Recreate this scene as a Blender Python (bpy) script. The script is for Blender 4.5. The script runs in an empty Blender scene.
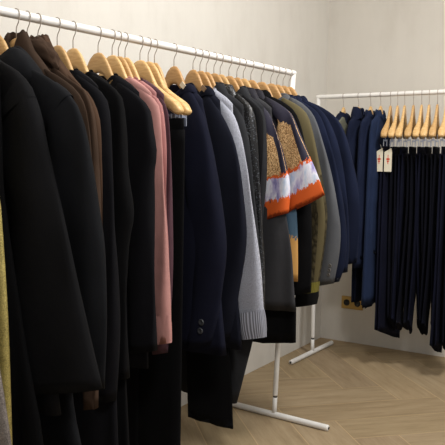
import bpy, bmesh, math, random
from math import sin, cos, pi, sqrt, hypot, radians
from mathutils import Vector, Matrix, noise

random.seed(7)
SC = bpy.context.scene
COL = SC.collection

# ------------------------------------------------------------------ materials
def lin(c):
    return tuple(((v/255)/12.92 if v/255 <= .04045 else ((v/255+.055)/1.055)**2.4) for v in c)

class NT:
    def __init__(s, name):
        s.m = bpy.data.materials.new(name); s.m.use_nodes = True
        s.t = s.m.node_tree; s.n = s.t.nodes; s.l = s.t.links
        s.b = s.n['Principled BSDF']
    def node(s, typ, **kw):
        n = s.n.new(typ)
        for k, v in kw.items(): setattr(n, k, v)
        return n
    def link(s, a, b): s.l.new(a, b)
    def coord(s, kind='Object', scale=(1, 1, 1)):
        tc = s.node('ShaderNodeTexCoord'); mp = s.node('ShaderNodeMapping')
        mp.inputs['Scale'].default_value = scale
        s.link(tc.outputs[kind], mp.inputs['Vector']); return mp.outputs['Vector']
    def noise(s, vec, scale, detail=3, rough=.55):
        n = s.node('ShaderNodeTexNoise'); s.link(vec, n.inputs['Vector'])
        n.inputs['Scale'].default_value = scale; n.inputs['Detail'].default_value = detail
        n.inputs['Roughness'].default_value = rough
        return n.outputs['Fac']
    def ramp(s, fac, stops, interp='LINEAR'):
        r = s.node('ShaderNodeValToRGB'); r.color_ramp.interpolation = interp
        e = r.color_ramp.elements
        while len(e) < len(stops): e.new(.5)
        for i, (p, c) in enumerate(stops):
            e[i].position = p; e[i].color = (*c, 1)
        s.link(fac, r.inputs['Fac']); return r.outputs['Color']
    def math(s, op, a, b=None, c=None):
        n = s.node('ShaderNodeMath', operation=op)
        for i, v in enumerate((a, b, c)):
            if v is None: continue
            if isinstance(v, (int, float)): n.inputs[i].default_value = v
            else: s.link(v, n.inputs[i])
        return n.outputs[0]
    def mix(s, fac, a, b):
        n = s.node('ShaderNodeMix', data_type='RGBA')
        if isinstance(fac, (int, float)): n.inputs[0].default_value = fac
        else: s.link(fac, n.inputs[0])
        for i, v in ((6, a), (7, b)):
            if isinstance(v, tuple): n.inputs[i].default_value = (*v, 1)
            else: s.link(v, n.inputs[i])
        return n.outputs[2]
    def bump(s, h, strength=.3, dist=.002):
        b = s.node('ShaderNodeBump'); b.inputs['Strength'].default_value = strength
        b.inputs['Distance'].default_value = dist
        s.link(h, b.inputs['Height']); s.link(b.outputs['Normal'], s.b.inputs['Normal'])
    def set(s, **kw):
        for k, v in kw.items(): s.b.inputs[k].default_value = v
    def base(s, c):
        if isinstance(c, tuple): s.b.inputs['Base Color'].default_value = (*c, 1)
        else: s.link(c, s.b.inputs['Base Color'])

def fabric(name, rgb, var=.22, weave=500, rough=.95, sheen=.0, strength=.25, soft=7):
    m = NT(name); c = lin(rgb)
    v = m.coord('Object')
    big = m.noise(v, soft, 4)
    lo = tuple(x*(1-var) for x in c); hi = tuple(min(1, x*(1+var)) for x in c)
    col = m.ramp(big, [(.3, lo), (.7, hi)])
    fine = m.noise(v, weave, 2)
    col = m.mix(m.math('MULTIPLY', fine, .35), col, tuple(x*.55 for x in c))
    m.base(col); m.set(Roughness=rough)
    m.b.inputs['Sheen Weight'].default_value = sheen; m.b.inputs['Sheen Roughness'].default_value = .6
    m.b.inputs['Specular IOR Level'].default_value = .12
    m.bump(m.math('ADD', m.math('MULTIPLY', fine, .35), m.noise(v, 30, 3)), strength, .004)
    return m.m

def knit(name, rgb, rows=700):
    m = NT(name); c = lin(rgb); v = m.coord('Object')
    w = m.node('ShaderNodeTexWave', wave_type='BANDS', bands_direction='X'); m.link(v, w.inputs['Vector'])
    w.inputs['Scale'].default_value = rows/6.28; w.inputs['Distortion'].default_value = 2.5
    w.inputs['Detail'].default_value = 2; w.inputs['Detail Scale'].default_value = 3
    n = m.noise(v, 220, 3)
    f = m.math('ADD', m.math('MULTIPLY', w.outputs['Fac'], .25), m.math('MULTIPLY', n, .75))
    m.base(m.ramp(f, [(.25, tuple(x*.62 for x in c)), (.75, tuple(min(1, x*1.2) for x in c))]))
    m.set(Roughness=.95); m.b.inputs['Specular IOR Level'].default_value = .15
    m.b.inputs['Sheen Weight'].default_value = .2
    m.bump(f, .5, .004); return m.m

def sequin(name, base, spark, metal=.0, thr=.62, scale=160):
    m = NT(name); v = m.coord('Object')
    vo = m.node('ShaderNodeTexVoronoi'); m.link(v, vo.inputs['Vector']); vo.inputs['Scale'].default_value = scale
    sep = m.node('ShaderNodeSeparateColor'); m.link(vo.outputs['Color'], sep.inputs[0])
    f = m.math('GREATER_THAN', sep.outputs[0], thr)
    m.base(m.mix(f, lin(base), lin(spark)))
    m.link(m.math('MULTIPLY', f, .8), m.b.inputs['Metallic'])
    m.set(Roughness=.35); m.bump(sep.outputs[1], .6, .004); return m.m

def lame(name, rgb):
    m = NT(name); c = lin(rgb); v = m.coord('Object')
    n = m.noise(v, 260, 3, .7); n2 = m.noise(v, 18, 4)
    f = m.math('ADD', m.math('MULTIPLY', n, .6), m.math('MULTIPLY', n2, .4))
    m.base(m.ramp(f, [(.32, tuple(x*.35 for x in c)), (.5, c), (.68, tuple(min(1, x*1.5+.03) for x in c))]))
    m.set(Roughness=.5, Metallic=.25); m.bump(f, .5, .006); return m.m

def wood(name, light, dark):
    m = NT(name); v = m.coord('Object', (3, 3, 22))
    n = m.noise(v, 7, 5, .6)
    col = m.ramp(n, [(.3, lin(dark)), (.65, lin(light))])
    m.base(col); m.set(Roughness=.42); m.b.inputs['Specular IOR Level'].default_value = .4
    m.bump(n, .08, .002); return m.m

def plain(name, rgb, rough=.5, metal=0., spec=.5):
    m = NT(name); c = lin(rgb); v = m.coord('Object'); n = m.noise(v, 40, 3)
    m.base(m.ramp(n, [(.3, tuple(x*.93 for x in c)), (.7, c)]))
    m.set(Roughness=rough, Metallic=metal); m.b.inputs['Specular IOR Level'].default_value = spec
    return m.m

def plaster(name, rgb, dark):
    m = NT(name); v = m.coord('Object')
    a = m.noise(v, 1.6, 6, .62); b = m.noise(m.coord('Object', (1, 1, .35)), 9, 5, .6)
    c = m.noise(v, 120, 3)
    f = m.math('ADD', m.math('MULTIPLY', a, .55), m.math('MULTIPLY', b, .45))
    m.base(m.ramp(f, [(.28, lin(dark)), (.5, lin(rgb)), (.72, tuple(min(1, x*1.06) for x in lin(rgb)))]))
    m.set(Roughness=.88); m.b.inputs['Specular IOR Level'].default_value = .2
    m.bump(m.math('ADD', b, m.math('MULTIPLY', c, .3)), .14, .006); return m.m

def boards(name):
    m = NT(name); v = m.coord('UV', (1.6, 13, 1))
    g = m.noise(v, 2.2, 6, .62); fine = m.noise(m.coord('UV', (6, 60, 1)), 3, 4, .6)
    f = m.math('ADD', m.math('MULTIPLY', g, .7), m.math('MULTIPLY', fine, .3))
    col = m.ramp(f, [(.28, lin((136, 116, 88))), (.48, lin((161, 141, 111))), (.72, lin((179, 160, 130)))])
    at = m.node('ShaderNodeAttribute', attribute_name='tone')
    mul = m.node('ShaderNodeMix', data_type='RGBA', blend_type='MULTIPLY'); mul.inputs[0].default_value = 1
    m.link(col, mul.inputs[6]); m.link(at.outputs['Color'], mul.inputs[7])
    m.base(mul.outputs[2]); m.set(Roughness=.62); m.b.inputs['Specular IOR Level'].default_value = .3
    m.bump(f, .1, .003); return m.m

def printed(name, kind):
    """bands of a printed blouse, laid along the length (UV v) of the piece"""
    m = NT(name); uv = m.node('ShaderNodeUVMap'); sep = m.node('ShaderNodeSeparateXYZ')
    m.link(uv.outputs['UV'], sep.inputs[0])
    v = m.coord('Object'); n = m.noise(v, 28, 4, .65); n2 = m.noise(m.coord('Object', (2.2, 2.2, .8)), 14, 4, .6)
    wob = m.math('ADD', sep.outputs['Y'], m.math('ADD', m.math('MULTIPLY', m.math('SUBTRACT', n, .5), .10), m.math('MULTIPLY', m.math('SUBTRACT', m.noise(m.coord('Object', (1, 1, .25)), 150, 2, .7), .5), .09)))
    charcoal = lin((34, 32, 38)); orange = lin((208, 92, 36)); rust = lin((170, 70, 30))
    lav = m.ramp(n2, [(.33, lin((128, 122, 172))), (.45, lin((178, 172, 204))), (.55, lin((216, 216, 226))), (.7, lin((170, 190, 218)))])
    glit = m.noise(m.coord('Object', (1, 1, .45)), 420, 2, .75)
    gold = m.ramp(glit, [(.36, lin((74, 50, 32))), (.48, lin((170, 124, 78))), (.6, lin((250, 214, 160)))])
    if kind == 'sleeve':
        rz = m.ramp(wob, [(0, lin((30, 29, 36))), (.26, lin((42, 40, 56)))])
        u = m.math('ABSOLUTE', m.math('SUBTRACT', sep.outputs['X'], .665))
        lim = m.math('MULTIPLY', m.math('SUBTRACT', wob, .22), .95)
        isgold = m.math('MULTIPLY', m.math('LESS_THAN', u, lim), m.math('LESS_THAN', u, .17))
        c = m.mix(isgold, rz, gold)
        c = m.mix(m.math('GREATER_THAN', wob, .685), c, orange)
        c = m.mix(m.math('GREATER_THAN', wob, .71), c, lav)
        c = m.mix(m.math('GREATER_THAN', wob, .872), c, orange)
        c = m.mix(m.math('GREATER_THAN', wob, .985), c, rust)
    else:
        c = m.mix(m.math('GREATER_THAN', wob, .64), charcoal, lin((70, 96, 118)))
        c = m.mix(m.math('GREATER_THAN', wob, .78), c, lin((196, 148, 84)))
    m.base(c); m.set(Roughness=.7); m.b.inputs['Specular IOR Level'].default_value = .25
    m.bump(n, .2, .004); return m.m

def ribbed(name, rgb, direction='X', scale=28, var=.5):
    m = NT(name); c = lin(rgb); uv = m.coord('UV')
    w = m.node('ShaderNodeTexWave', wave_type='BANDS', bands_direction=direction)
    m.link(uv, w.inputs['Vector']); w.inputs['Scale'].default_value = scale
    m.base(m.ramp(w.outputs['Fac'], [(.2, tuple(x*(1-var) for x in c)), (.8, c)]))
    m.set(Roughness=.95); m.bump(w.outputs['Fac'], .6, .004); return m.m

def quilt(name, rgb, rgb2):
    """smooth cloth with a quilted panel along the front of the lower sleeve"""
    m = NT(name); c, c2 = lin(rgb), lin(rgb2); v = m.coord('Object', (1, .4, .5))
    vo = m.node('ShaderNodeTexVoronoi', feature='DISTANCE_TO_EDGE'); m.link(v, vo.inputs['Vector'])
    vo.inputs['Scale'].default_value = 62
    uv = m.node('ShaderNodeUVMap'); sep = m.node('ShaderNodeSeparateXYZ'); m.link(uv.outputs['UV'], sep.inputs[0])
    p = m.math('MULTIPLY', m.math('LESS_THAN', m.math('ADD', sep.outputs['X'], m.math('MULTIPLY', sep.outputs['Y'], -.12)), .76), m.math('GREATER_THAN', sep.outputs['Y'], .42))
    q = m.ramp(vo.outputs['Distance'], [(.0, tuple(x*.4 for x in c2)), (.3, c2)])
    m.base(m.mix(p, c, q)); m.set(Roughness=.85); m.b.inputs['Specular IOR Level'].default_value = .15
    m.bump(m.math('MULTIPLY', vo.outputs['Distance'], p), .6, .01); return m.m

M = dict(
    black=fabric('black_wool', (20, 20, 22)), jet=fabric('jet_black_cloth', (10, 10, 12)),
    coal=fabric('soft_black_knit', (16, 16, 20)),
    black_slate=fabric('slate_black_wool', (23, 24, 27)),
    brown=fabric('brown_cloth', (66, 51, 41)), brown2=fabric('dark_brown_cloth', (58, 45, 36)),
    brown3=fabric('red_brown_cloth', (72, 54, 42)),
    pink=fabric('dusty_pink_cloth', (184, 135, 130)), pink2=fabric('rose_pink_cloth', (174, 122, 120)),
    mauve=fabric('mauve_cloth', (86, 61, 69)),
    navy=fabric('midnight_navy_wool', (20, 22, 37)), navy2=fabric('dark_navy_wool', (21, 23, 34)),
    blue=fabric('navy_blue_cloth', (23, 29, 49)), blue2=fabric('ink_blue_cloth', (27, 34, 56)),
    blue3=fabric('indigo_cloth', (33, 44, 70)), ink=fabric('ink_navy_trouser_cloth', (17, 19, 35)),
    ink2=fabric('blackish_navy_trouser_cloth', (12, 13, 23)),
    grey_knit=knit('heather_grey_knit', (168, 171, 184)), grey_rib=ribbed('grey_rib', (160, 163, 176), 'X', 2.6, .35),
    grey=fabric('mid_grey_wool', (88, 90, 94), var=.15, weave=700), char=fabric('charcoal_cloth', (58, 58, 61), var=.12),
    dark_grey=fabric('dark_grey_cloth', (44, 45, 48)),
    olive=fabric('olive_cloth', (88, 80, 56)), olive_q=quilt('olive_quilt', (88, 80, 56), (72, 65, 46)),
    lime_rib=ribbed('yellow_green_rib', (122, 114, 38), 'X', 2.6, .3), stripe=fabric('black_stripe_rib', (20, 20, 20)),
    sequin=sequin('black_sequins', (12, 12, 14), (104, 108, 116), thr=.9, scale=300), gold=lame('gold_lame', (176, 160, 92)),
    stone=lame('grey_glitter', (120, 112, 106)), print_sleeve=printed('printed_sleeve_cloth', 'sleeve'),
    print_body=printed('printed_body_cloth', 'body'), charcoal_satin=fabric('charcoal_satin', (40, 39, 46), rough=.6),
    grey_green=fabric('grey_green_cloth', (112, 112, 98)), lime=fabric('yellow_label_cloth', (172, 166, 60)),
    cream=fabric('cream_cloth', (222, 212, 192)), tan=fabric('tan_label_cloth', (150, 122, 96)),
    wood=wood('pale_lacquered_wood', (205, 168, 114), (184, 142, 90)), wood2=wood('honey_lacquered_wood', (190, 149, 97), (164, 122, 74)),
    wood3=wood('light_beech_wood', (224, 188, 132), (200, 158, 100)),
    steel=plain('hook_wire_steel', (176, 164, 154), .4, .4), chrome=plain('clip_chrome', (176, 184, 204), .3, .5),
    white=plain('white_powder_coat', (236, 234, 230), .35), rubber=plain('dark_joint_gap', (50, 47, 43), .7),
    brass=plain('brushed_brass', (186, 152, 84), .45, .35), socket=plain('black_socket', (14, 14, 14), .5),
    button=plain('dark_horn_button', (58, 60, 64), .35), button2=plain('grey_horn_button', (88, 84, 80), .3),
    tag=plain('cream_card', (226, 218, 196), .7), red=plain('red_print', (206, 70, 40), .7), paper_edge=plain('tag_white', (230, 228, 220), .7),
)

# ------------------------------------------------------------------ mesh helpers
def tag(o, label=None, cat=None, group=None, kind=None):
    if label: o['label'] = label
    if cat: o['category'] = cat
    if group: o['group'] = group
    if kind: o['kind'] = kind
    return o

def empty(name, loc, rz, label, cat, group=None):
    o = bpy.data.objects.new(name, None); COL.objects.link(o)
    o.location = loc; o.rotation_euler = (0, 0, rz); o.empty_display_size = .05
    return tag(o, label, cat, group)

def build(name, verts, faces, mat, parent=None, uvs=None, smooth=True, loc=None):
    me = bpy.data.meshes.new(name); me.from_pydata(verts, [], faces); me.materials.append(mat)
    if uvs:
        lay = me.uv_layers.new(name='UVMap')
        for li, lp in enumerate(me.loops): lay.data[li].uv = uvs[lp.vertex_index]
    bm = bmesh.new(); bm.from_mesh(me); bmesh.ops.recalc_face_normals(bm, faces=bm.faces[:]); bm.to_mesh(me); bm.free()
    if smooth:
        for p in me.polygons: p.use_smooth = True
    o = bpy.data.objects.new(name, me); COL.objects.link(o)
    if parent: o.parent = parent
    if loc: o.location = loc
    return o

def crom(pts, n):
    """Catmull-Rom through pts, resampled evenly to n points"""
    P = [Vector(p) for p in pts]
    if len(P) == 2: P.insert(1, (P[0]+P[1])/2)
    Q = [P[0]*2-P[1]] + P + [P[-1]*2-P[-2]]
    out = []
    for i in range(1, len(Q)-2):
        a, b, c, d = Q[i-1:i+3]
        for k in range(16):
            t = k/16
            out.append(.5*((2*b)+(c-a)*t+(2*a-5*b+4*c-d)*t*t+(3*b-a-3*c+d)*t**3))
    out.append(P[-1])
    L = [0]
    for i in range(1, len(out)): L.append(L[-1]+(out[i]-out[i-1]).length)
    res = []; j = 0
    for k in range(n):
        t = L[-1]*k/(n-1)
        while j < len(L)-2 and L[j+1] < t: j += 1
        f = (t-L[j])/max(1e-9, L[j+1]-L[j]); res.append(out[j].lerp(out[j+1], min(1, f)))
    return res

def lerp_list(lst, x):
    """piecewise linear through sorted (x, y)"""
    if x <= lst[0][0]: return lst[0][1]
    for (a, b), (c, d) in zip(lst, lst[1:]):
        if x <= c: return b+(d-b)*(x-a)/(c-a)
    return lst[-1][1]

def tube_mesh(path, r, seg=10, cap=True):
    P = [Vector(p) for p in path]; V = []; F = []
    up = None
    for i, p in enumerate(P):
        t = (P[min(i+1, len(P)-1)]-P[max(i-1, 0)]).normalized()
        if up is None:
            up = t.orthogonal().normalized()
        up = (up - t*up.dot(t)).normalized(); s = t.cross(up)
        rr = r[i] if isinstance(r, (list, tuple)) else r
        for k in range(seg):
            a = 2*pi*k/seg; V.append(p+(up*cos(a)+s*sin(a))*rr)
    for i in range(len(P)-1):
        for k in range(seg):
            k2 = (k+1) % seg
            F.append((i*seg+k, i*seg+k2, (i+1)*seg+k2, (i+1)*seg+k))
    if cap:
        F.append(tuple(range(seg))[::-1]); F.append(tuple((len(P)-1)*seg+k for k in range(seg)))
    return V, F

def rounded_rod(a, b, r, e=.004):
    """rod with softly rounded ends"""
    a = Vector(a); b = Vector(b); d = (b-a).normalized()
    return ([a, a+d*e*.3, a+d*e, a+d*e*2, b-d*e*2, b-d*e, b-d*e*.3, b], [r*.55, r*.85, r*.98, r, r, r*.98, r*.85, r*.55])

def box_mesh(x0, x1, y0, y1, z0, z1):
    V = [Vector((x, y, z)) for x in (x0, x1) for y in (y0, y1) for z in (z0, z1)]
    F = [(0, 1, 3, 2), (4, 6, 7, 5), (0, 4, 5, 1), (2, 3, 7, 6), (0, 2, 6, 4), (1, 5, 7, 3)]
    return V, F

def join(*ms):
    V = []; F = []
    for v, f in ms:
        k = len(V); V += list(v); F += [tuple(i+k for i in q) for q in f]
    return V, F

def bevel(o, w, seg=2):
    b = o.modifiers.new('bevel', 'BEVEL'); b.width = w; b.segments = seg; b.limit_method = 'ANGLE'
    return o

# ------------------------------------------------------------------ the room
def wall(name, x0, x1, y0, y1, z0, z1, mat):
    v, f = box_mesh(x0, x1, y0, y1, z0, z1)
    o = build(name, v, f, mat, smooth=False); o['kind'] = 'structure'; return o
plas = plaster('greige_plaster', (214, 210, 202), (203, 198, 189))
plas2 = plaster('greige_plaster_back', (210, 205, 196), (199, 193, 183))
RX, RY, RZ = 4.2, -6.0, 2.75
wall('wall_left', -.12, 0, RY, .12, -.03, RZ, plas)
wall('wall_back', -.0, RX, 0, .12, -.03, RZ, plas2)
wall('ceiling', -.12, RX, RY, .12, RZ, RZ+.1, plain('ceiling_white', (228, 224, 216), .9))

def make_floor():
    W, m = .205, 4; ox, oy = .672, -.739; r2 = sqrt(.5)
    eq = Vector((r2, r2)); ep = Vector((r2, -r2))           # the two board directions, 45 degrees to the walls
    base = box_mesh(-.12, RX, RY, .12, -.05, -.0006)
    V = [Vector(p) for p in base[0]]; F = list(base[1]); tones = [(1.34, 1.3, 1.22)]*len(F)
    uv = [(0, 0)]*len(V)
    rng = random.Random(3); g = .0021
    def add(i0, i1, j0, j1, alongq):
        q0, q1, p0, p1 = i0*W+g, i1*W-g, j0*W+g, j1*W-g
        poly = [(q0, p0), (q1, p0), (q1, p1), (q0, p1)]
        pts = [Vector((ox, oy))+eq*q+ep*p for q, p in poly]
        if all(p.x < -.1 or p.x > RX or p.y > .1 or p.y < RY for p in pts): return
        k = len(V); u0, v0 = rng.random()*9, rng.random()*9
        for (q, p), w in zip(poly, pts):
            V.append(Vector((w.x, w.y, 0)))
            uv.append((u0+q-q0, v0+p-p0) if alongq else (u0+p-p0, v0+q-q0))
        F.append((k, k+1, k+2, k+3)); t = rng.uniform(.84, .98); tones.append((t, t*rng.uniform(.98, 1.01), t*rng.uniform(.95, 1.02)))
    for i in range(-40, 40):
        for j in range(-40, 40):
            k = (i-j+m) % (2*m)
            if k == 0: add(i, i+m, j, j+1, True)
            if k == 2*m-1: add(i, i+1, j, j+m, False)
    o = build('floor', V, F, boards('herringbone_oak'), uvs=uv, smooth=False)
    ca = o.data.color_attributes.new('tone', 'FLOAT_COLOR', 'CORNER')
    for p in o.data.polygons:
        for li in p.loop_indices: ca.data[li].color = (*tones[p.index], 1)
    o['kind'] = 'structure'
make_floor()

# ------------------------------------------------------------------ racks
HB1, HB2 = 1.5357, 1.5199
TOP = Vector((.4519, -1.3683, HB1)); A1 = -.0482
DL = Vector((sin(A1), -cos(A1), 0)); PL = Vector((cos(A1), sin(A1), 0))
RT = Vector((.1252, -.3916, HB2)); A2 = -.0281
RD = Vector((cos(A2), sin(A2), 0)); RP = Vector((sin(A2), -cos(A2), 0))
BR = .0125

def rack(loc, rz, length, height, lean, label):
    """local x: along the feet, local -y: along the rail; origin at the foot of the first post"""
    r = empty('clothing_rack', loc, rz, label, 'clothing rack')
    lx, ly = lean
    v, f = tube_mesh(*rounded_rod((lx, ly+.012, height), (lx, ly-length-.012, height), BR), seg=20)
    build('rail', v, f, M['white'], r)
    for k in (0, 1):
        y0 = -length*k
        t0 = Vector((0, y0, BR)); t1 = Vector((lx, ly+y0, height)); d = t1-t0
        v, f = tube_mesh([t0+d*.058, t0+d*.062, t1], [.0105, .0115, .0115], 18)
        post = build('post', v, f, M['white'], r)
        v, f = tube_mesh([t0, t0+d*.0525], .0105, 18); st = build('post_socket', v, f, M['white'], post)
        v, f = tube_mesh([t0+d*.050, t0+d*.060], .0092, 18); build('joint_gap', v, f, M['rubber'], post, None)
        v, f = tube_mesh(*rounded_rod((-.272, y0, .0135), (.272, y0, .0135), .0135), seg=18)
        ft = build('foot', v, f, M['white'], r)
        for sx in (-1, 1):
            v, f = tube_mesh([(sx*.270, y0, .0135), (sx*.2735, y0, .0135)], .006, 12); build('foot_plug', v, f, M['rubber'], ft)
    return r
F1 = Vector((.4166, -1.3857, 0))+DL*.05+PL*.012
l1 = TOP-F1; rack(F1, A1, 2.1, HB1, (l1.dot(PL), -l1.dot(DL)), 'long white tube clothing rack in the foreground carrying the mixed coats and shirts')
# the second rack runs along the back wall
rack(Vector((RT.x, RT.y, 0)), A2+pi/2, 1.05, HB2, (0, 0), 'white tube clothing rack by the back wall with navy jackets and trousers')

# ------------------------------------------------------------------ hangers
def mesh_hanger_arm(wide, mat):
    top = [(0, -.061), (.018, -.064), (.036, -.078), (.056, -.108), (.078, -.146), (.11, -.171), (.15, -.2), (.18, -.223), (.196, -.24)]
    bot = [(0, -.122), (.02, -.126), (.05, -.150), (.08, -.188), (.11, -.211), (.15, -.238), (.18, -.258), (.196, -.262)]
    X = [-.2, -.198, -.192, -.182] + [-.17+.34*i/34 for i in range(35)] + [.182, .192, .198, .2]
    if not wide: X = [x*.86 for x in X]
    xe = X[-1]; V = []; F = []; n = 10
    for x in X:
        ax = abs(x); zt, zb = lerp_list(top, ax), lerp_list(bot, ax)
        e = min(1, (xe-ax)/(.03 if wide else .018)); s = sqrt(max(.0, 1-(1-e)**2))*.97+.03
        zc = (zt+zb)/2+(.022*(ax/.196)**2 if wide else 0); h = (zt-zb)/2*s*(1+(.25*(ax/.196)**2 if wide else 0))
        y = (.0065 if not wide else .0065+.012*min(1, max(0, ax-.05)/.12))*(.35+.65*s)
        yc = 0 if not wide else -.05*max(0, ax-.04)
        for k in range(n):
            a = 2*pi*(k+.5)/n; cc, ss = cos(a), sin(a)
            V.append(Vector((x, yc+y*math.copysign(abs(cc)**.55, cc), zc+h*math.copysign(abs(ss)**.6, ss))))
    for i in range(len(X)-1):
        for k in range(n):
            F.append((i*n+k, i*n+(k+1) % n, (i+1)*n+(k+1) % n, (i+1)*n+k))
    F.append(tuple(range(n))); F.append(tuple((len(X)-1)*n+k for k in range(n)))
    me = bpy.data.meshes.new('hanger_arm'); me.from_pydata(V, [], F); me.materials.append(mat)
    for p in me.polygons: p.use_smooth = True
    return me

def mesh_hook():
    R = BR+.0022; path = []
    for k in range(17):
        a = radians(215 - k*(215+25)/16); path.append(Vector((R*cos(a), 0, R*sin(a))))
    path += [Vector((.0135, 0, -.012)), Vector((.009, 0, -.022)), Vector((.003, 0, -.031)), Vector((0, 0, -.04)), Vector((0, 0, -.066))]
    v, f = tube_mesh(path, .0014, 8)
    me = bpy.data.meshes.new('hook'); me.from_pydata(v, [], f); me.materials.append(M['steel'])
    for p in me.polygons: p.use_smooth = True
    return me
ARM = {(w, c): mesh_hanger_arm(w, M[c]) for w in (False, True) for c in ('wood', 'wood2', 'wood3')}
HOOK = mesh_hook()
def mesh_clip():
    v1, f1 = tube_mesh([(0, 0, -.205), (0, 0, -.236), (.006, 0, -.246), (.014, 0, -.244)], .0022, 8)
    v2, f2 = box_mesh(-.013, .013, -.0118, -.0092, -.272, -.236)
    v3, f3 = box_mesh(-.013, .013, .0092, .0118, -.272, -.236)
    v4, f4 = box_mesh(-.006, .006, -.0115, .0115, -.244, -.238)
    v, f = join((v1, f1), (v2, f2), (v3, f3), (v4, f4))
    me = bpy.data.meshes.new('clip'); me.from_pydata(v, [], f); me.materials.append(M['chrome']); return me
CLIP = mesh_clip()

def child(name, me, parent):
    o = bpy.data.objects.new(name, me); COL.objects.link(o); o.parent = parent; return o

class Frame:
    def __init__(s, rackid): s.k = rackid
    def at(s, d): return (TOP+DL*d) if s.k == 'L' else (RT+RD*d)
    @property
    def rz(s): return A1 if s.k == 'L' else A2-pi/2
LF, RF = Frame('L'), Frame('R')
HANGER_GROUP = {'L': 'wooden hangers on the long rack', 'R': 'wooden hangers on the back rack'}
def hanger(fr, s, label, wide=False, col='wood', clips=False, tilt=0, width=.88):
    h = empty('clothes_hanger', fr.at(s), fr.rz+tilt, label, 'hanger', HANGER_GROUP[fr.k])
    a = child('hanger_arm', ARM[(wide, col)], h); a.scale.x = width; child('hook', HOOK, h)
    if clips:
        for x in ((-.115, .115) if fr.k == 'L' else (-.10, .115)):
            c = child('clip', CLIP, h); c.location.x = x; c.location.y = -.05*max(0, abs(x)-.04) if wide else 0
            c.location.z = .0 if fr.k == 'L' else -.012
            if fr.k == 'R': c.scale = (.55, .8, 1)
    return h

# ------------------------------------------------------------------ garments
SHO = [(0, -.072), (.03, -.092), (.055, -.122), (.08, -.138), (.13, -.166), (.165, -.192), (.2, -.222), (.24, -.26)]
def zsh(x): return lerp_list(SHO, abs(x))

def torso(name, mat, parent, nw, scoop, wid, hem, T, seed, fold=.006, hemcurve=0., front=-1, sho=1.):
    """hollow shell of front and back; wid = [(z, half width)], T half thickness"""
    rng = random.Random(seed); ph = [rng.uniform(0, 6.28) for _ in range(4)]; fq = rng.uniform(42, 62)
    NV, NA = 26, 44; V = []; F = []; uv = []
    sw = wid[0][1]
    for i in range(NV):
        v = (i/(NV-1))
        vv = v**1.25
        for k in range(NA):
            a = 2*pi*k/NA
            ca, sa = cos(a), sin(a)
            fx = math.copysign(abs(ca)**.8, ca)
            zt = zsh(fx*sw/sho)+.004
            if abs(fx*sw) < nw:
                d = 1-(fx*sw/nw)**2
                zt = zsh(nw/sho)+.004-(scoop if sa*front > 0 else .022)*d
            zb = hem+hemcurve*(fx*fx) 
            z = zt+(zb-zt)*vv
            w = lerp_list([(-p[0], p[1]) for p in wid], -z)
            th = .0085+(T-.0085)*min(1, v/.16)**.7
            x = fx*w
            amp = fold*min(1, max(0, (v-.1))/.6)
            y = th*math.copysign(abs(sa)**.75, sa)
            y += amp*(sin(fq*x+ph[0]+2.5*v)+.5*sin(fq*2.1*x+ph[1]-3*v))*(.55 if sa > 0 else 1)*abs(sa)**.3
            x += amp*.5*sin(9*v+ph[2])
            V.append(Vector((x, y, z))); uv.append((k/NA, v))
    for i in range(NV-1):
        for k in range(NA):
            F.append((i*NA+k, i*NA+(k+1) % NA, (i+1)*NA+(k+1) % NA, (i+1)*NA+k))
    for k in range(NA//2):                       # shoulder seams closed, neck left open
        a, b = k, k+1; c, d = (NA-k) % NA, NA-k-1
        if min(abs(V[a].x), abs(V[b].x)) >= nw*.98:
            q = [a, b, d, c]; q2 = []
            for z in q:
                if z not in q2: q2.append(z)
            if len(q2) >= 3: F.append(tuple(q2))
    # turned hem, so the cloth has an edge
    k0 = len(V); last = (NV-1)*NA
    for k in range(NA):
        p = V[last+k]; V.append(Vector((p.x*.97, p.y*.5, p.z+.012))); uv.append((k/NA, 1))
    for k in range(NA):
        F.append((last+k, last+(k+1) % NA, k0+(k+1) % NA, k0+k))
    return build(name, V, F, mat, parent, uv)

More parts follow.
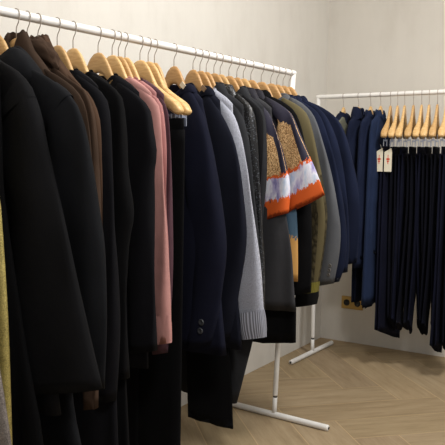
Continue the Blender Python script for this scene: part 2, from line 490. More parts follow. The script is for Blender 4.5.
def tube_along(outer, width, b, yoff, side=1, n=30, seg=22, seed=0, crease=.004, tail=True, bprof=None, cut=.25):
    """flattened tube whose outer edge follows 'outer' in the x-z plane; width = [(v, half width)]"""
    P = crom([(x, 0, z) for x, z in outer], n); V = []; F = []; uv = []; rings = []
    rng = random.Random(seed); ph = rng.uniform(0, 6.28)
    for i, p in enumerate(P):
        t = (P[min(i+1, n-1)]-P[max(i-1, 0)]).normalized()
        nin = Vector((t.z, 0, -t.x))
        if nin.x > 0 and t.z < -.05: nin = -nin
        if i == 0 and nin.z > 0: nin = -nin
        v = i/(n-1)
        if v > .6:
            k_ = (v-.6)/.4; k_ = k_*k_*(3-2*k_); nin = nin.lerp(Vector((-1, 0, -cut)).normalized(), k_).normalized()
        a = lerp_list(width, v); c = p+nin*a
        bb = b*(.45+.55*min(1, v/.14)) if bprof is None else b*lerp_list(bprof, v)
        rings.append((c.copy(), nin.copy(), a, bb, yoff))
        for k in range(seg):
            g = 2*pi*k/seg; cg, sg = cos(g), sin(g)
            cr = 1+crease*12*sin(v*26+ph+2*sg)*sin(v*9+ph*2)*min(1, v*4)
            q = c - nin*a*math.copysign(abs(cg)**.8, cg)
            y = yoff + bb*math.copysign(abs(sg)**.8, sg)*cr + crease*sin(3*g+v*8+ph)*min(1, v*4)
            wob = noise.noise(Vector((q.x*9+seed, q.z*7, sg)))*crease*.8*min(1, v*3)
            V.append(Vector((side*q.x, y+wob, q.z))); uv.append((k/seg, v))
    for i in range(n-1):
        for k in range(seg):
            F.append((i*seg+k, i*seg+(k+1) % seg, (i+1)*seg+(k+1) % seg, (i+1)*seg+k))
    F.append(tuple(range(seg)))
    if tail:
        k0 = len(V); last = (n-1)*seg; c, nin, a, bb, yo = rings[-1]
        t = (P[-1]-P[-2]).normalized()
        for k in range(seg):
            q = V[last+k]; m = Vector((side*c.x, yo, c.z))
            V.append(m+(q-m)*.86-Vector((side*t.x, 0, t.z))*.02); uv.append((k/seg, 1))
        for k in range(seg):
            F.append((last+k, last+(k+1) % seg, k0+(k+1) % seg, k0+k))
        F.append(tuple(k0+k for k in range(seg)))
    return V, F, uv, rings

def band_on(rings, v0, v1, grow, mat, name, parent, side=1, seg=22):
    """a cuff band lying around the last part of a sleeve"""
    n = len(rings); i0, i1 = int(v0*(n-1)), int(round(v1*(n-1))); V = []; F = []; uv = []
    rows = rings[i0:i1+1]
    for r, (c, nin, a, b, yo) in enumerate(rows):
        g0 = grow if 0 < r < len(rows)-1 else grow*.5
        for k in range(seg*2):
            g = pi*k/seg; cg, sg = cos(g), sin(g)
            q = c-nin*(a+g0)*math.copysign(abs(cg)**.8, cg)
            V.append(Vector((side*q.x, yo+(b+g0*1.6)*math.copysign(abs(sg)**.8, sg), q.z))); uv.append((k/(seg*2)*4, r/len(rows)))
    s2 = seg*2
    for i in range(len(rows)-1):
        for k in range(s2):
            F.append((i*s2+k, i*s2+(k+1) % s2, (i+1)*s2+(k+1) % s2, (i+1)*s2+k))
    return build(name, V, F, mat, parent, uv)

def collar(mat, parent, nw, T, kind, name='collar', seed=0, front=-1, h=None, flare=None):
    prof = {'rib': [(0, -.012, -.002), (.0, -.001, -.003), (.001, .002, -.002), (.003, .001, -.001), (.005, -.008, 0)],
            'peak': [(0, -.02, 0), (-.008, .03, 0), (-.008, .048, .001), (.004, .046, .003), (.03, .030, .005), (.075, .012, .005), (.115, -.004, .006), (.118, -.010, .004)],
            'low': [(0, -.02, 0), (-.003, .004, 0), (-.001, .009, .001), (.006, .007, .003), (.016, -.004, .005), (.017, -.01, .003)],
            'stand': [(0, -.015, 0), (-.006, .02, 0), (-.010, .045, 0), (-.007, .048, .002), (-.001, .02, .003), (.008, -.014, .004)],
            'shirt': [(0, -.02, 0), (-.006, .016, 0), (-.004, .026, .001), (.004, .028, .003), (.016, .012, .006), (.03, -.006, .008), (.032, -.010, .006), (.024, -.006, .004)],
            'coat': [(0, -.02, 0), (-.008, .02, 0), (-.004, .034, .002), (.01, .036, .005), (.05, .030, .010), (.09, .016, .013), (.102, -.004, .014), (.094, -.010, .008)]}[kind]
    NA = 36; V = []; F = []; rng = random.Random(seed); ph = rng.uniform(0, 6)
    ry = max(.011, T*.75)
    for (dr, dz, dy) in prof:
        for k in range(NA):
            a = 2*pi*k/NA; ca, sa = cos(a), sin(a)
            x = (nw+dr)*math.copysign(abs(ca)**.75, ca); y = (ry+dy+max(0, dr)*.08)*math.copysign(abs(sa)**.8, sa)
            fr = max(0, sa*front)
            z = zsh(max(abs(x), nw*.82))+dz-fr*.05*(1-abs(ca))+.002*sin(5*a+ph)
            V.append(Vector((x, y, z)))
    for i in range(len(prof)-1):
        for k in range(NA):
            F.append((i*NA+k, i*NA+(k+1) % NA, (i+1)*NA+(k+1) % NA, (i+1)*NA+k))
    return build(name, V, F, mat, parent)

def hood(mat, parent, seed=1):
    """gathered hood lying in soft folds round the neck"""
    V = []; F = []; NA, NR = 48, 14
    for i in range(NR):
        v = i/(NR-1)
        for k in range(NA):
            a = 2*pi*k/NA; ca, sa = cos(a), sin(a)
            r = .035+.065*sin(v*pi*.62)
            fl = 1+.16*noise.noise(Vector((ca*3+seed, sa*3, v*5)))
            x = r*1.25*ca*fl; y = (.010+.014*sin(v*pi))*math.copysign(abs(sa)**.8, sa)*fl
            z = -.058-.036*v-.55*abs(x)*v+.010*noise.noise(Vector((ca*5, sa*5+seed, v*6)))+.006*sin(6*a+seed)*v
            V.append(Vector((x, y, z)))
    for i in range(NR-1):
        for k in range(NA):
            F.append((i*NA+k, i*NA+(k+1) % NA, (i+1)*NA+(k+1) % NA, (i+1)*NA+k))
    return build('hood', V, F, mat, parent)

def button(parent, x, z, y, r, mat, out=-1):
    V = []; F = []; seg = 16
    prof = [(0, .0022), (r*.55, .0022), (r*.72, .0036), (r*.9, .0034), (r, .001), (r, -.001)]
    for (rr, dy) in prof:
        for k in range(seg):
            a = 2*pi*k/seg; V.append(Vector((x+rr*cos(a), y+out*dy, z+rr*sin(a))))
    for i in range(len(prof)-1):
        for k in range(seg):
            F.append((i*seg+k, i*seg+(k+1) % seg, (i+1)*seg+(k+1) % seg, (i+1)*seg+k))
    return build('button', V, F, mat, parent)

def y_front(rings, x, z, out=-1):
    best = min(rings, key=lambda r: abs((Vector((x, 0, z))-r[0]).dot(Vector((-r[1].z, 0, r[1].x)))))
    c, nin, a, b, yo = best
    d = min(.95, abs((Vector((x, 0, z))-c).dot(nin))/a)
    return yo+out*b*(1-d**2.5)**.4

def garment(fr, s, name, label, cat, outer, mat, T, hem, wid=None, nw=.08, scoop=.05, col='rib', colmat=None, group=None,
            aw=None, sleeve_mat=None, cuff=None, buttons=None, seed=None, tilt=0, fold=.006, hemcurve=0., front=-1, sho=1., sl_b=.8, sl_y=None, cut=.25, neck_tag=None):
    seed = seed if seed is not None else int(s*1000)
    g = empty(name, fr.at(s), fr.rz+tilt, label, cat, group)
    wid = wid or [(-.2, .168), (-.45, .19), (hem, .205)]
    torso('body', M[mat], g, nw, scoop, wid, hem, T, seed, fold, hemcurve, front, sho)
    aw = aw or [(0, .03), (.12, .052), (.5, .058), (1, .05)]
    sm = M[sleeve_mat or mat]; b = max(.009, T*sl_b); yo = front*T*.35 if sl_y is None else sl_y
    if outer:
        for sd in (1, -1):
            V, F, uv, rings = tube_along(outer, aw, b, yo, sd, seed=seed, cut=cut)
            so = build('sleeve', V, F, sm, g, uv)
            if cuff:
                for (v0, v1, gr, cm, nm) in cuff: band_on(rings, v0, v1, gr, M[cm], nm, so, sd)
            if buttons and sd == 1:
                for (bx, bz, br, bm_) in buttons: button(so, bx, bz, y_front(rings, bx, bz, front), br, M[bm_], front)
    if col == 'hood': hood(M[colmat or mat], g, seed % 7)
    elif col: collar(M[colmat or mat], g, nw, T, col, 'collar' if col != 'rib' else 'neckband', seed, front)
    if neck_tag:
        v, f = box_mesh(-.012, .009, -.0012, .0012, -.008, .008)
        nl = build('neck_label', v, f, M[neck_tag], g, smooth=False); nl.location = (nw*.86, -max(.013, T*.75)-.010, zsh(nw)+.004); nl.rotation_euler = (0, .75, 0)
    return g

def trousers(fr, s, label, x0, x1, top, hem, T, mat, group=None, cat='trousers', flare=0., skew=0., seed=0, bend=0., tilt=0, split=False, shift=0., name='trousers'):
    """trousers hung flat: waistband and two legs, side by side (split) or folded one behind the other"""
    t = empty(name, fr.at(s), fr.rz+tilt, label, cat, group)
    xc, hw = (x0+x1)/2, (x1-x0)/2
    V = []; F = []; NA = 32
    rows = [(top+.001, .7), (top, 1), (top-.02, 1.02), (top-.04, 1.0), (top-.045, .9)]
    for z, k in rows:
        for i in range(NA):
            a = 2*pi*i/NA; ca, sa = cos(a), sin(a)
            V.append(Vector((xc+hw*math.copysign(abs(ca)**.6, ca)*(.96+.04*k), min(T*.8, .0085)*k*math.copysign(abs(sa)**.7, sa), z)))
    for r in range(len(rows)-1):
        for i in range(NA): F.append((r*NA+i, r*NA+(i+1) % NA, (r+1)*NA+(i+1) % NA, (r+1)*NA+i))
    build('waistband', V, F, M[mat], t)
    rng = random.Random(seed)
    for lg in (0, 1):
        V = []; F = []; NV, NA2 = 30, 24; ph = rng.uniform(0, 6); b1 = bend*rng.uniform(.5, 1.2)
        for i in range(NV):
            v = i/(NV-1)
            if split:
                c = xc+(hw*.5)*(1 if lg else -1)*(1-.06*v); h = hw*(.52-.03*v)+flare*v; yy = 0; th = T*(.8+.25*v)
            else:
                c = xc; h = hw*(1+.05*sin(pi*v))+flare*v; yy = (T*.48)*(1 if lg else -1); th = T*.5*(.55+.45*min(1, v*6))
            for k in range(NA2):
                a = 2*pi*k/NA2; ca, sa = cos(a), sin(a)
                fx = math.copysign(abs(ca)**.7, ca)
                x = c+shift*v+h*fx+b1*sin(v*2.6+ph*.2)*v; z = (top-.035)+(hem-skew*(-fx)*1.0-(top-.035))*v
                y = yy+th*math.copysign(abs(sa)**.8, sa)*(1+.15*sin(7*v+ph))+.004*sin(x*70+ph)*v+b1*.35*sin(v*3+ph)*v
                V.append(Vector((x, y, z)))
        for i in range(NV-1):
            for k in range(NA2): F.append((i*NA2+k, i*NA2+(k+1) % NA2, (i+1)*NA2+(k+1) % NA2, (i+1)*NA2+k))
        F.append(tuple(range(NA2)))
        k0 = len(V); last = (NV-1)*NA2
        for k in range(NA2):
            p = V[last+k]; V.append(Vector((p.x, yy+(p.y-yy)*.6, p.z+.015)))
        for k in range(NA2): F.append((last+k, last+(k+1) % NA2, k0+(k+1) % NA2, k0+k))
        F.append(tuple(k0+k for k in range(NA2)))
        build('leg', V, F, M[mat], t)
    return t

# ------------------------------------------------------------------ the long rack, from the near end to the far end
BLACKS = 'black garments at the near end of the long rack'
def H(s, label, **k): return hanger(LF, s, label, **k)
H(1.80, 'wooden hanger under the grey glitter dress at the near end of the long rack', width=.7)
garment(LF, 1.80, 'glitter_dress', 'grey glittering dress at the very left edge, lowest strip of fabric', 'dress', None, 'stone', .02, -1.32,
        wid=[(-.2, .17), (-.45, .2), (-.79, .300), (-.98, .345), (-1.32, .40)])
H(1.745, 'wooden hanger under the gold dress at the near end of the long rack', width=.7)
garment(LF, 1.745, 'gold_dress', 'shimmering pale gold dress at the left edge in front of the black coats', 'dress', None, 'gold', .02, -1.25,
        wid=[(-.2, .17), (-.48, .252), (-.6, .262), (-.74, .270), (-.92, .276), (-1.25, .288)])
H(1.675, 'wooden hanger between the gold dress and the nearest black coat', width=.7)
garment(LF, 1.675, 'long_black_dress', 'long black dress showing below the hem of the nearest black coat', 'dress', None, 'jet', .022, -1.40,
        wid=[(-.2, .165), (-.45, .17), (-.8, .24), (-1.02, .30), (-1.4, .33)])
H(1.62, 'pale wooden hanger shoulder at the left edge, in the nearest black coat')
garment(LF, 1.62, 'black_coat', 'wide black coat nearest the camera, with flared sleeve and slanting hem', 'coat',
        [(.12, -.148), (.172, -.172), (.204, -.2), (.232, -.24), (.25, -.285), (.268, -.345), (.291, -.406), (.324, -.497), (.356, -.599), (.388, -.711), (.419, -.811), (.447, -.894)],
        'black', .028, -.99, wid=[(-.2, .172), (-.45, .2), (-.8, .27), (-.99, .30)], nw=.085, col='rib', aw=[(0, .03), (.1, .055), (.35, .085), (.7, .12), (1, .155)], cuff=[(.125, .165, .0025, 'black', 'armhole_seam')])
H(1.555, 'wooden hanger under the black coat with the broad turned collar')
garment(LF, 1.555, 'black_coat', 'black coat with broad turned-down collar, second from the left in front of the brown jackets', 'coat',
        [(.12, -.146), (.167, -.166), (.221, -.19), (.273, -.221), (.307, -.253), (.333, -.312), (.353, -.393), (.372, -.498), (.387, -.58), (.397, -.709), (.398, -.80), (.393, -.922)],
        'black_slate', .026, -1.12, wid=[(-.2, .185), (-.45, .22), (-1.0, .28), (-1.12, .31)], nw=.082, col='coat', aw=[(0, .03), (.12, .06), (.5, .075), (1, .08)], cuff=[(.17, .20, .002, 'black_slate', 'armhole_seam')])
H(1.491, 'wooden hanger hidden inside the brown jacket nearest the black coats')
garment(LF, 1.491, 'brown_jacket', 'brown jacket with pointed stand collar just behind the second black coat', 'jacket',
        [(.12, -.150), (.175, -.175), (.233, -.21), (.264, -.25), (.279, -.308), (.288, -.394), (.298, -.493), (.293, -.70), (.275, -.88)],
        'brown2', .017, -.93, nw=.036, scoop=.02, col='peak')
H(1.455, 'wooden hanger hidden inside the gathered brown hooded jacket')
garment(LF, 1.455, 'hooded_jacket', 'brown hooded jacket with hood gathered in crumpled folds', 'jacket',
        [(.11, -.140), (.173, -.178), (.224, -.205), (.252, -.252), (.264, -.319), (.273, -.496), (.272, -.75), (.262, -1.029)],
        'brown', .015, -.95, nw=.05, col='hood', aw=[(0, .03), (.12, .05), (.5, .05), (.8, .03), (1, .022)])
H(1.418, 'wooden hanger hidden inside the brown jacket furthest from the black coats')
garment(LF, 1.418, 'brown_jacket', 'red-brown jacket with peaked collar behind the hooded brown jacket', 'jacket',
        [(.10, -.15), (.147, -.178), (.195, -.206), (.227, -.254), (.240, -.318), (.248, -.499), (.25, -.70), (.24, -.88)],
        'brown3', .014, -.93, nw=.034, scoop=.02, col='peak')
H(1.349, 'pale wooden hanger just right of the brown jackets, first bare hump of the row', col='wood')
garment(LF, 1.349, 'black_dress', 'long black knit dress directly behind the brown jackets', 'dress',
        [(.09, -.148), (.13, -.170), (.175, -.198), (.201, -.233), (.212, -.302), (.219, -.409), (.23, -.598), (.24, -.845), (.229, -1.044)],
        'coal', .024, -1.40, wid=[(-.2, .16), (-.45, .18), (-1.0, .22), (-1.4, .25)])
H(1.289, 'pale wooden hanger, second bare hump right of the brown jackets', col='wood3')
garment(LF, 1.289, 'black_dress', 'long black ribbed dress with bent elbow, between two other black knits', 'dress',
        [(.09, -.144), (.132, -.162), (.177, -.189), (.2, -.22), (.211, -.3), (.218, -.409), (.237, -.528), (.222, -.618), (.215, -.775), (.222, -.998)],
        'jet', .024, -1.39, wid=[(-.2, .16), (-.45, .18), (-1.0, .2), (-1.4, .24)])
H(1.188, 'large pale wooden hanger whose black jumper sits beside the pink shirt', col='wood')
garment(LF, 1.188, 'black_jumper', 'soft black jumper with bent elbow immediately left of the pink shirt', 'jumper',
        [(.095, -.155), (.141, -.180), (.191, -.214), (.214, -.245), (.222, -.296), (.235, -.359), (.226, -.424), (.227, -.554), (.235, -.788), (.24, -.936)],
        'coal', .026, -1.0, wid=[(-.2, .165), (-.45, .19), (-1.0, .2)])
H(1.128, 'pale wooden hanger of the front pink shirt', col='wood3')
garment(LF, 1.128, 'pink_shirt', 'dusty pink long-sleeved shirt with banded cuff, in front of its twin', 'shirt',
        [(.10, -.158), (.143, -.182), (.182, -.21), (.197, -.246), (.206, -.352), (.222, -.529), (.235, -.767), (.244, -.925)],
        'pink', .015, -.90, col='rib', cuff=[(.93, 1.0, .002, 'pink', 'cuff')], aw=[(0, .03), (.12, .05), (.6, .045), (.9, .036), (1, .033)], wid=[(-.2, .16), (-.45, .165), (-.9, .17)])
H(1.1, 'pale wooden hanger of the rear pink shirt', col='wood')
garment(LF, 1.1, 'pink_shirt', 'rose pink shirt behind the front pink shirt, only shoulder showing', 'shirt',
        [(.095, -.152), (.134, -.178), (.172, -.206), (.187, -.248), (.197, -.352), (.203, -.53), (.21, -.76), (.21, -.9)],
        'pink2', .013, -.90, col='rib', aw=[(0, .03), (.12, .05), (.6, .045), (1, .033)], wid=[(-.2, .155), (-.45, .16), (-.9, .165)])
H(1.07, 'pale wooden hanger of the mauve shirt', col='wood3')
garment(LF, 1.07, 'mauve_shirt', 'dusky mauve shirt squeezed between the pink shirts and the black trousers', 'shirt',
        [(.10, -.158), (.144, -.186), (.172, -.218), (.184, -.261), (.192, -.351), (.196, -.472), (.198, -.70), (.196, -.83), (.186, -.978)],
        'mauve', .013, -.98, col='rib', aw=[(0, .03), (.12, .05), (.6, .045), (1, .035)], wid=[(-.2, .16), (-.45, .165), (-.98, .17)])
TRL = 'black trousers clipped to the long rack'
for s, lab, tl in ((1.0, 'front', 'front pair of black trousers clipped up beside the mauve shirt'), (.96, 'middle', 'middle pair of black trousers between two clipped pairs'),
               (.928, 'rear', 'rear pair of black trousers against the midnight navy blazer')):
    H(s, lab+' of the three thick-shouldered clip hangers holding black trousers', wide=(s > .95), col='wood3' if s > .95 else 'wood', clips=True, width=.91 if s > .95 else .7)
    trousers(LF, s, tl, -.19, .178-(.995-s)*.9, -.252, -1.40, .012, 'jet', TRL, split=True, seed=int(s*1000), flare=.0)
H(.826, 'honey wooden hanger of the nearer navy blazer', col='wood2', width=.74)
garment(LF, .826, 'navy_blazer', 'midnight navy blazer with two cuff buttons, next to the black trousers', 'blazer',
        [(.075, -.142), (.105, -.176), (.132, -.224), (.155, -.281), (.18, -.374), (.208, -.506), (.231, -.654), (.228, -.762), (.206, -.911), (.184, -1.005)],
        'navy', .036, -1.035, sho=.8, wid=[(-.2, .125), (-.3, .15), (-.45, .175), (-.8, .2), (-1.035, .235)], nw=.08, col='low', aw=[(0, .03), (.12, .06), (.5, .068), (.8, .062), (1, .055)],
        buttons=[(.158, -.925, .011, 'button'), (.154, -.955, .011, 'button')], neck_tag='cream')
H(.719, 'honey wooden hanger of the navy blazer beside the grey cardigan', col='wood2', width=.72)
garment(LF, .719, 'navy_blazer', 'dark navy blazer with two cuff buttons, overlapping the grey knit cardigan', 'blazer',
        [(.075, -.150), (.098, -.180), (.134, -.226), (.166, -.275), (.191, -.325), (.211, -.397), (.225, -.489), (.239, -.612), (.233, -.716), (.214, -.83), (.188, -1.005)],
        'navy2', .024, -1.04, sho=.8, wid=[(-.2, .12), (-.3, .14), (-.45, .17), (-.8, .2), (-1.04, .225)], nw=.08, col='low', aw=[(0, .03), (.12, .058), (.5, .064), (.8, .056), (1, .05)],
        buttons=[(.153, -.955, .0105, 'button'), (.149, -.983, .0105, 'button')], neck_tag='tan')
trousers(LF, .719, 'cropped black trousers with frayed hem hanging below the two navy blazers', -.03, .112, -.31, -1.335, .0065, 'jet', seed=4, flare=.03, shift=.05)
H(.678, 'honey wooden hanger of the grey knit cardigan', col='wood2', width=.86)
garment(LF, .678, 'grey_cardigan', 'heather grey knit cardigan with ribbed cuff, light against the navy blazers', 'cardigan',
        [(.06, -.140), (.085, -.156), (.12, -.187), (.158, -.23), (.188, -.303), (.208, -.379), (.222, -.441), (.238, -.535), (.262, -.673), (.282, -.828), (.300, -.99)],
        'grey_knit', .018, -.95, sho=.9,  col='rib', colmat='grey_knit', cuff=[(.90, 1.0, .005, 'grey_rib', 'cuff')], aw=[(0, .03), (.12, .052), (.6, .056), (.9, .052), (1, .048)], wid=[(-.2, .145), (-.45, .16), (-.95, .18)], nw=.07)
H(.64, 'honey wooden hanger of the long dark grey coat', col='wood2', width=0.76)
garment(LF, .64, 'dark_grey_coat', 'long dark grey open coat, its slanted front edge hanging below the grey cardigan', 'coat',
        [(.08, -.142), (.116, -.170), (.151, -.205), (.173, -.246), (.195, -.327), (.214, -.449), (.234, -.589), (.254, -.801), (.264, -.95)],
        'dark_grey', .016, -1.27, wid=[(-.2, .165), (-.45, .19), (-.95, .235), (-1.05, .21), (-1.27, .155)], nw=.075, col='shirt', aw=[(0, .03), (.12, .05), (.6, .05), (1, .045)])
H(.592, 'honey wooden hanger of the sequinned black jacket', col='wood2')
garment(LF, .592, 'sequin_jacket', 'black sequinned jacket glittering beside the dark grey coat', 'jacket',
        [(.109, -.140), (.153, -.170), (.183, -.215), (.198, -.308), (.213, -.45), (.225, -.593), (.238, -.80), (.241, -.95)],
        'sequin', .019, -.95, nw=.08, col='shirt', wid=[(-.2, .165), (-.95, .19)])
H(.552, 'honey wooden hanger of the plain black jacket beside the sequins', col='wood')
garment(LF, .552, 'black_jacket', 'plain black jacket between the sequinned jacket and the charcoal cardigan', 'jacket',
        [(.109, -.142), (.153, -.172), (.188, -.21), (.197, -.289), (.194, -.451), (.18, -.596), (.17, -.80), (.165, -.95)],
        'black', .018, -.97, wid=[(-.2, .165), (-.5, .165), (-.97, .15)], nw=.08, col='rib')
H(.495, 'honey wooden hanger of the charcoal cardigan', col='wood2')
garment(LF, .495, 'charcoal_cardigan', 'narrow charcoal cardigan right before the printed blouses', 'cardigan',
        [(.09, -.142), (.129, -.168), (.165, -.209), (.176, -.287), (.178, -.452), (.168, -.598), (.16, -.80), (.157, -.93)],
        'dark_grey', .022, -.95, wid=[(-.2, .16), (-.5, .155), (-.95, .14)], col='shirt')
garment(LF, .418, 'black_dress', 'black slip dress with rounded flared hem below the charcoal blouse panel', 'dress', None,
        'jet', .008, -1.10, wid=[(-.2, .15), (-.5, .17), (-.8, .21), (-.93, .27), (-1.10, .276)], nw=.085, col=None, hemcurve=.03)
PR = 'printed blouses on the long rack'
H(.44, 'honey wooden hanger of the left printed blouse', col='wood2', width=0.72)
garment(LF, .44, 'printed_blouse', 'left of two charcoal blouses with gold, lilac and orange printed sleeves', 'blouse',
        [(.08, -.140), (.117, -.166), (.149, -.198), (.167, -.229), (.194, -.285), (.222, -.359), (.246, -.471), (.246, -.575)],
        'char', .018, -.955, cut=.33, hemcurve=.01, colmat='charcoal_satin', sleeve_mat='print_sleeve', aw=[(0, .025), (.2, .035), (.45, .045), (.75, .052), (1, .056)], col='shirt', nw=.078, group=PR, neck_tag='lime', wid=[(-.2, .16), (-.45, .195), (-.6, .232), (-.74, .26), (-.955, .287)])
H(.395, 'honey wooden hanger of the right printed blouse', col='wood', width=0.8)
garment(LF, .395, 'printed_blouse', 'right of two charcoal blouses, its gold and orange sleeve spread widest', 'blouse',
        [(.11, -.136), (.156, -.158), (.205, -.188), (.231, -.214), (.263, -.28), (.308, -.369), (.338, -.428), (.372, -.503)],
        'print_body', .018, -.84, cut=.5, sleeve_mat='print_sleeve', aw=[(0, .025), (.2, .03), (.5, .055), (.75, .075), (1, .088)], col='shirt', colmat='charcoal_satin', nw=.085, group=PR, neck_tag='lime', wid=[(-.2, .175), (-.45, .245), (-.84, .264)])
H(.34, 'honey wooden hanger of the black jacket behind the printed blouses', col='wood2')
garment(LF, .34, 'black_jacket', 'plain black jacket showing between the printed blouses and the olive jacket', 'jacket',
        [(.10, -.130), (.159, -.156), (.209, -.194), (.241, -.263), (.266, -.377), (.282, -.529), (.294, -.72), (.296, -.885)],
        'jet', .022, -.86, nw=.085, col='shirt', wid=[(-.2, .18), (-.86, .21)])
H(.262, 'honey wooden hanger of the olive bomber jacket', col='wood2')
garment(LF, .262, 'bomber_jacket', 'olive bomber jacket with quilted lower sleeve and yellow-green ribbed cuff', 'jacket',
        [(.11, -.130), (.168, -.157), (.218, -.197), (.251, -.28), (.28, -.396), (.305, -.512), (.316, -.601), (.307, -.728), (.285, -.88), (.278, -.945)],
        'olive', .028, -.84, sleeve_mat='olive_q', nw=.085, col='rib', aw=[(0, .03), (.12, .055), (.5, .062), (.85, .052), (.92, .046), (1, .044)], wid=[(-.2, .185), (-.84, .22)],
        cuff=[(.91, 1., .004, 'lime_rib', 'ribbed_cuff'), (.955, .99, .006, 'stripe', 'cuff_stripe')])
H(.187, 'honey wooden hanger of the mid grey blazer', col='wood2')
garment(LF, .187, 'grey_blazer', 'mid grey blazer with small cuff buttons between the olive jacket and the navy jackets', 'blazer',
        [(.10, -.122), (.155, -.149), (.211, -.203), (.258, -.317), (.297, -.447), (.322, -.554), (.338, -.644), (.337, -.741), (.318, -.868)],
        'grey', .02, -.88, nw=.085, col='shirt', aw=[(0, .03), (.12, .055), (.5, .06), (1, .045)], wid=[(-.2, .185), (-.88, .225)],
        buttons=[(.305, -.795, .0075, 'button2'), (.302, -.814, .0075, 'button2'), (.299, -.833, .0075, 'button2')])
NV = [(.138, 'first of three navy jackets behind the grey blazer', [(.10, -.124), (.148, -.148), (.208, -.194), (.256, -.296), (.295, -.416), (.326, -.556), (.343, -.696), (.338, -.798), (.317, -.868)], 'blue', -.88),
      (.086, 'middle of three navy jackets behind the grey blazer', [(.10, -.126), (.165, -.153), (.217, -.204), (.265, -.302), (.301, -.437), (.323, -.579), (.332, -.722), (.326, -.835)], 'blue', -.86),
      (.034, 'furthest navy jacket on the long rack, against the rack post', [(.10, -.128), (.163, -.154), (.234, -.201), (.277, -.272), (.316, -.396), (.343, -.519), (.352, -.663), (.345, -.80)], 'blue', -.82)]
for s, lab, out, mt, hm in NV:
    H(s, 'honey wooden hanger of the '+lab.split(' behind')[0].split(',')[0], col='wood2')
    garment(LF, s, 'navy_jacket', lab, 'jacket', out, mt, .02, hm, nw=.085, col='shirt', aw=[(0, .03), (.12, .055), (.5, .06), (1, .05)], wid=[(-.2, .185), (hm, .225)], group='navy jackets at the far end of the long rack')

# ------------------------------------------------------------------ the back rack
def HR(s, label, **k): return hanger(RF, s, label, **k)
HR(.159, 'pale wooden hanger at the left end of the back rack', col='wood3', width=.5)
garment(RF, .159, 'navy_camisole', 'short navy camisole at the left end of the back rack', 'camisole', None, 'blue', .024, -.215, wid=[(-.1, .10), (-.16, .13), (-.215, .135)], nw=.03, scoop=.01, col='rib', front=1)
garment(RF, .178, 'grey_green_vest', 'grey-green vest hanging behind the short navy camisole', 'vest', None, 'grey_green', .010, -.42, wid=[(-.2, .12), (-.42, .13)], nw=.05, col=None, front=1)
JK = [(.25, 'navy jacket with rolled collar, left of the blue shirts on the back rack', 'navy_jacket', 'jacket', [(.03, -.125), (.075, -.16), (.115, -.215), (.141, -.306), (.175, -.44), (.202, -.577), (.19, -.72), (.12, -.90)], 'blue', -.93, .03),
      (.322, 'navy blue jacket second along the back rack, with straight sleeve', 'navy_jacket', 'jacket', [(.03, -.12), (.07, -.152), (.11, -.22), (.138, -.359), (.150, -.55), (.148, -.75), (.135, -.90)], 'blue2', -.95, .026),
      (.380, 'long indigo shirt next to the clipped trousers on the back rack', 'indigo_shirt', 'shirt', [(.03, -.115), (.06, -.142), (.1, -.215), (.127, -.359), (.14, -.55), (.135, -.72), (.125, -.86)], 'blue3', -1.15, .024)]
for s, lab, nm, cat, out, mt, hm, T in JK:
    HR(s, width=.55, label='pale wooden hanger of the '+lab.split(',')[0].split(' on the')[0].split(' next')[0], col='wood3')
    garment(RF, s, nm, lab, cat, out, mt, T, hm, nw=.034, scoop=.02, col='shirt' if s < .3 else 'low', aw=[(0, .02), (.15, .045), (.5, .055), (1, .05)], wid=[(-.12, .11), (-.2, .135), (-.45, .15), (hm, .16)], front=1, sl_y=.008)
trousers(RF, .262, 'navy blue trousers hanging below the rolled-collar jacket, in front of the brass socket', -.12, .03, -.19, -1.17, .012, 'blue', 'blue trousers under jackets', seed=11)
trousers(RF, .335, 'navy blue trousers hanging below the second jacket of the back rack', -.08, .05, -.19, -1.19, .012, 'blue2', 'blue trousers under jackets', seed=12)
TR = 'dark navy trousers clipped along the back rack'
order = ['first', 'second', 'third', 'fourth', 'fifth', 'sixth', 'seventh', 'eighth', 'ninth']
for i, (s, hem, mt, x0, x1, fl, sk, bd) in enumerate([(.436, -1.345, 'ink', -.13, .092, .055, .057, 0), (.476, -1.275, 'ink2', -.12, .07, -.02, .05, -.02), (.515, -1.268, 'ink', -.12, .068, -.03, .04, -.06),
                         (.564, -1.272, 'ink2', -.11, .07, -.035, .03, -.07), (.608, -1.275, 'ink', -.12, .066, -.03, .05, -.05), (.648, -1.272, 'ink2', -.12, .07, -.03, .05, -.05), (.692, -1.275, 'ink2', -.12, .08, -.01, .05, -.06), (.739, -1.37, 'ink', -.12, .09, .02, .05, -.02), (.79, -1.36, 'ink2', -.12, .09, .0, .05, -.02)]):
    HR(s, order[i]+' wooden clip hanger along the back rack counted from the jackets', wide=True, col='wood3' if i % 3 else 'wood', clips=True, tilt=.21, width=.8)
    trousers(RF, s, order[i]+' pair of dark navy trousers counted from the indigo shirt' + (', wide-legged and lowest' if i == 0 else ''), x0, x1, -.286, hem, .020, mt, TR, flare=fl, skew=sk, seed=20+i, shift=-.05 if i == 0 else 0., bend=bd, tilt=.0 if i == 0 else .15)
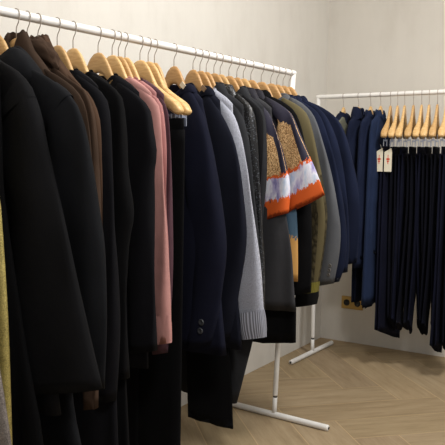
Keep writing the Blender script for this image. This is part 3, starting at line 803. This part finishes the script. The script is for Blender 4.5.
for s, nm in ((.418, 'left'), (.468, 'right')):
    t = empty('price_tag', RF.at(s)+Vector((0, 0, -.36)), A2-pi/2, nm+' of two cream swing tags with red print on the dark trousers', 'tag', 'swing tags on the trousers')
    V = []; F = []
    cx = .095
    for y in (-.0235, .0235):
        for x in (cx, cx+.0015):
            V += [Vector((x, y, -.065)), Vector((x, y, .045)), Vector((x, y*.55, .062))]
    v1, f1 = box_mesh(cx, cx+.0015, -.021, .021, -.06, .045)
    v2 = [Vector((cx, -.021, .045)), Vector((cx+.0015, -.021, .045)), Vector((cx+.0015, .021, .045)), Vector((cx, .021, .045)), Vector((cx, .017, .066)), Vector((cx+.0015, .017, .066))]
    f2 = [(0, 1, 5, 4), (1, 2, 5), (0, 4, 3), (2, 3, 4, 5)]
    v, f = join((v1, f1), (v2, f2)); build('card', v, f, M['tag'], t, smooth=False)
    v1, f1 = box_mesh(cx+.0015, cx+.0019, -.002, .002, -.02, .03); v2, f2 = box_mesh(cx+.0015, cx+.0019, -.009, .009, .002, .012)
    v3, f3 = box_mesh(cx+.0015, cx+.0019, -.006, .006, -.008, -.002)
    v, f = join((v1, f1), (v2, f2), (v3, f3)); build('red_mark', v, f, M['red'], t, smooth=False)
    v, f = tube_mesh([(cx+.001, .01, .06), (cx-.006, .006, .075), (cx-.012, .0, .085)], .0008, 6); build('string', v, f, M['paper_edge'], t)

# ------------------------------------------------------------------ brass double socket on the back wall
so = empty('wall_socket', Vector((.214, 0, .256)), 0, 'brass double wall socket with two round black outlets low on the back wall', 'socket')
v, f = box_mesh(-.072, .072, -.008, 0, -.04, .04); bevel(build('plate', v, f, M['brass'], so, smooth=False), .003)
for sx in (-.036, .036):
    V = []; F = []; seg = 28
    prof = [(0, -.0085), (.015, -.0088), (.0165, -.0112), (.0195, -.0112), (.0205, -.0078)]
    for r, y in prof:
        for k in range(seg): V.append(Vector((sx+r*cos(2*pi*k/seg), y, r*sin(2*pi*k/seg))))
    for i in range(len(prof)-1):
        for k in range(seg): F.append((i*seg+k, i*seg+(k+1) % seg, (i+1)*seg+(k+1) % seg, (i+1)*seg+k))
    oo = build('outlet', V, F, M['socket'], so)

# ------------------------------------------------------------------ light and camera
def area(name, loc, target, size, power, col=(1, .975, .94)):
    l = bpy.data.lights.new(name, 'AREA'); l.shape = 'DISK'; l.size = size; l.energy = power; l.color = col
    o = bpy.data.objects.new(name, l); COL.objects.link(o); o.location = loc
    o.rotation_euler = (Vector(target)-Vector(loc)).to_track_quat('-Z', 'Y').to_euler(); return o
area('ceiling_lamp', (1.7, -1.7, 2.7), (1.0, -1.5, .3), .5, 50)
area('ceiling_lamp', (2.1, -3.5, 2.7), (.9, -2.6, 0), .5, 40)
area('ceiling_lamp', (.95, -2.4, 2.7), (.5, -2.4, .5), .35, 8)
w = bpy.data.worlds.new('World'); SC.world = w; w.use_nodes = True
w.node_tree.nodes['Background'].inputs[0].default_value = (.97, .98, 1, 1); w.node_tree.nodes['Background'].inputs[1].default_value = .5

cam = bpy.data.cameras.new('Camera'); co = bpy.data.objects.new('Camera', cam); COL.objects.link(co)
f, pit, rol, yaw = 706.4469, .0911, .0121, -.5636
fw = Vector((sin(yaw)*cos(pit), cos(yaw)*cos(pit), -sin(pit))); r_ = Vector((cos(yaw), -sin(yaw), 0)); u_ = r_.cross(fw)
r2 = r_*cos(rol)+u_*sin(rol); u2 = -r_*sin(rol)+u_*cos(rol)
mt = Matrix((r2, u2, -fw)).transposed().to_4x4(); mt.translation = Vector((1.8738, -4.1823, 1.1625)); co.matrix_world = mt
cam.sensor_width = 36; cam.lens = 36*f/445; cam.clip_start = .02
SC.camera = co
SC.view_settings.view_transform = 'Standard'; SC.view_settings.look = 'None'; SC.view_settings.exposure = 0
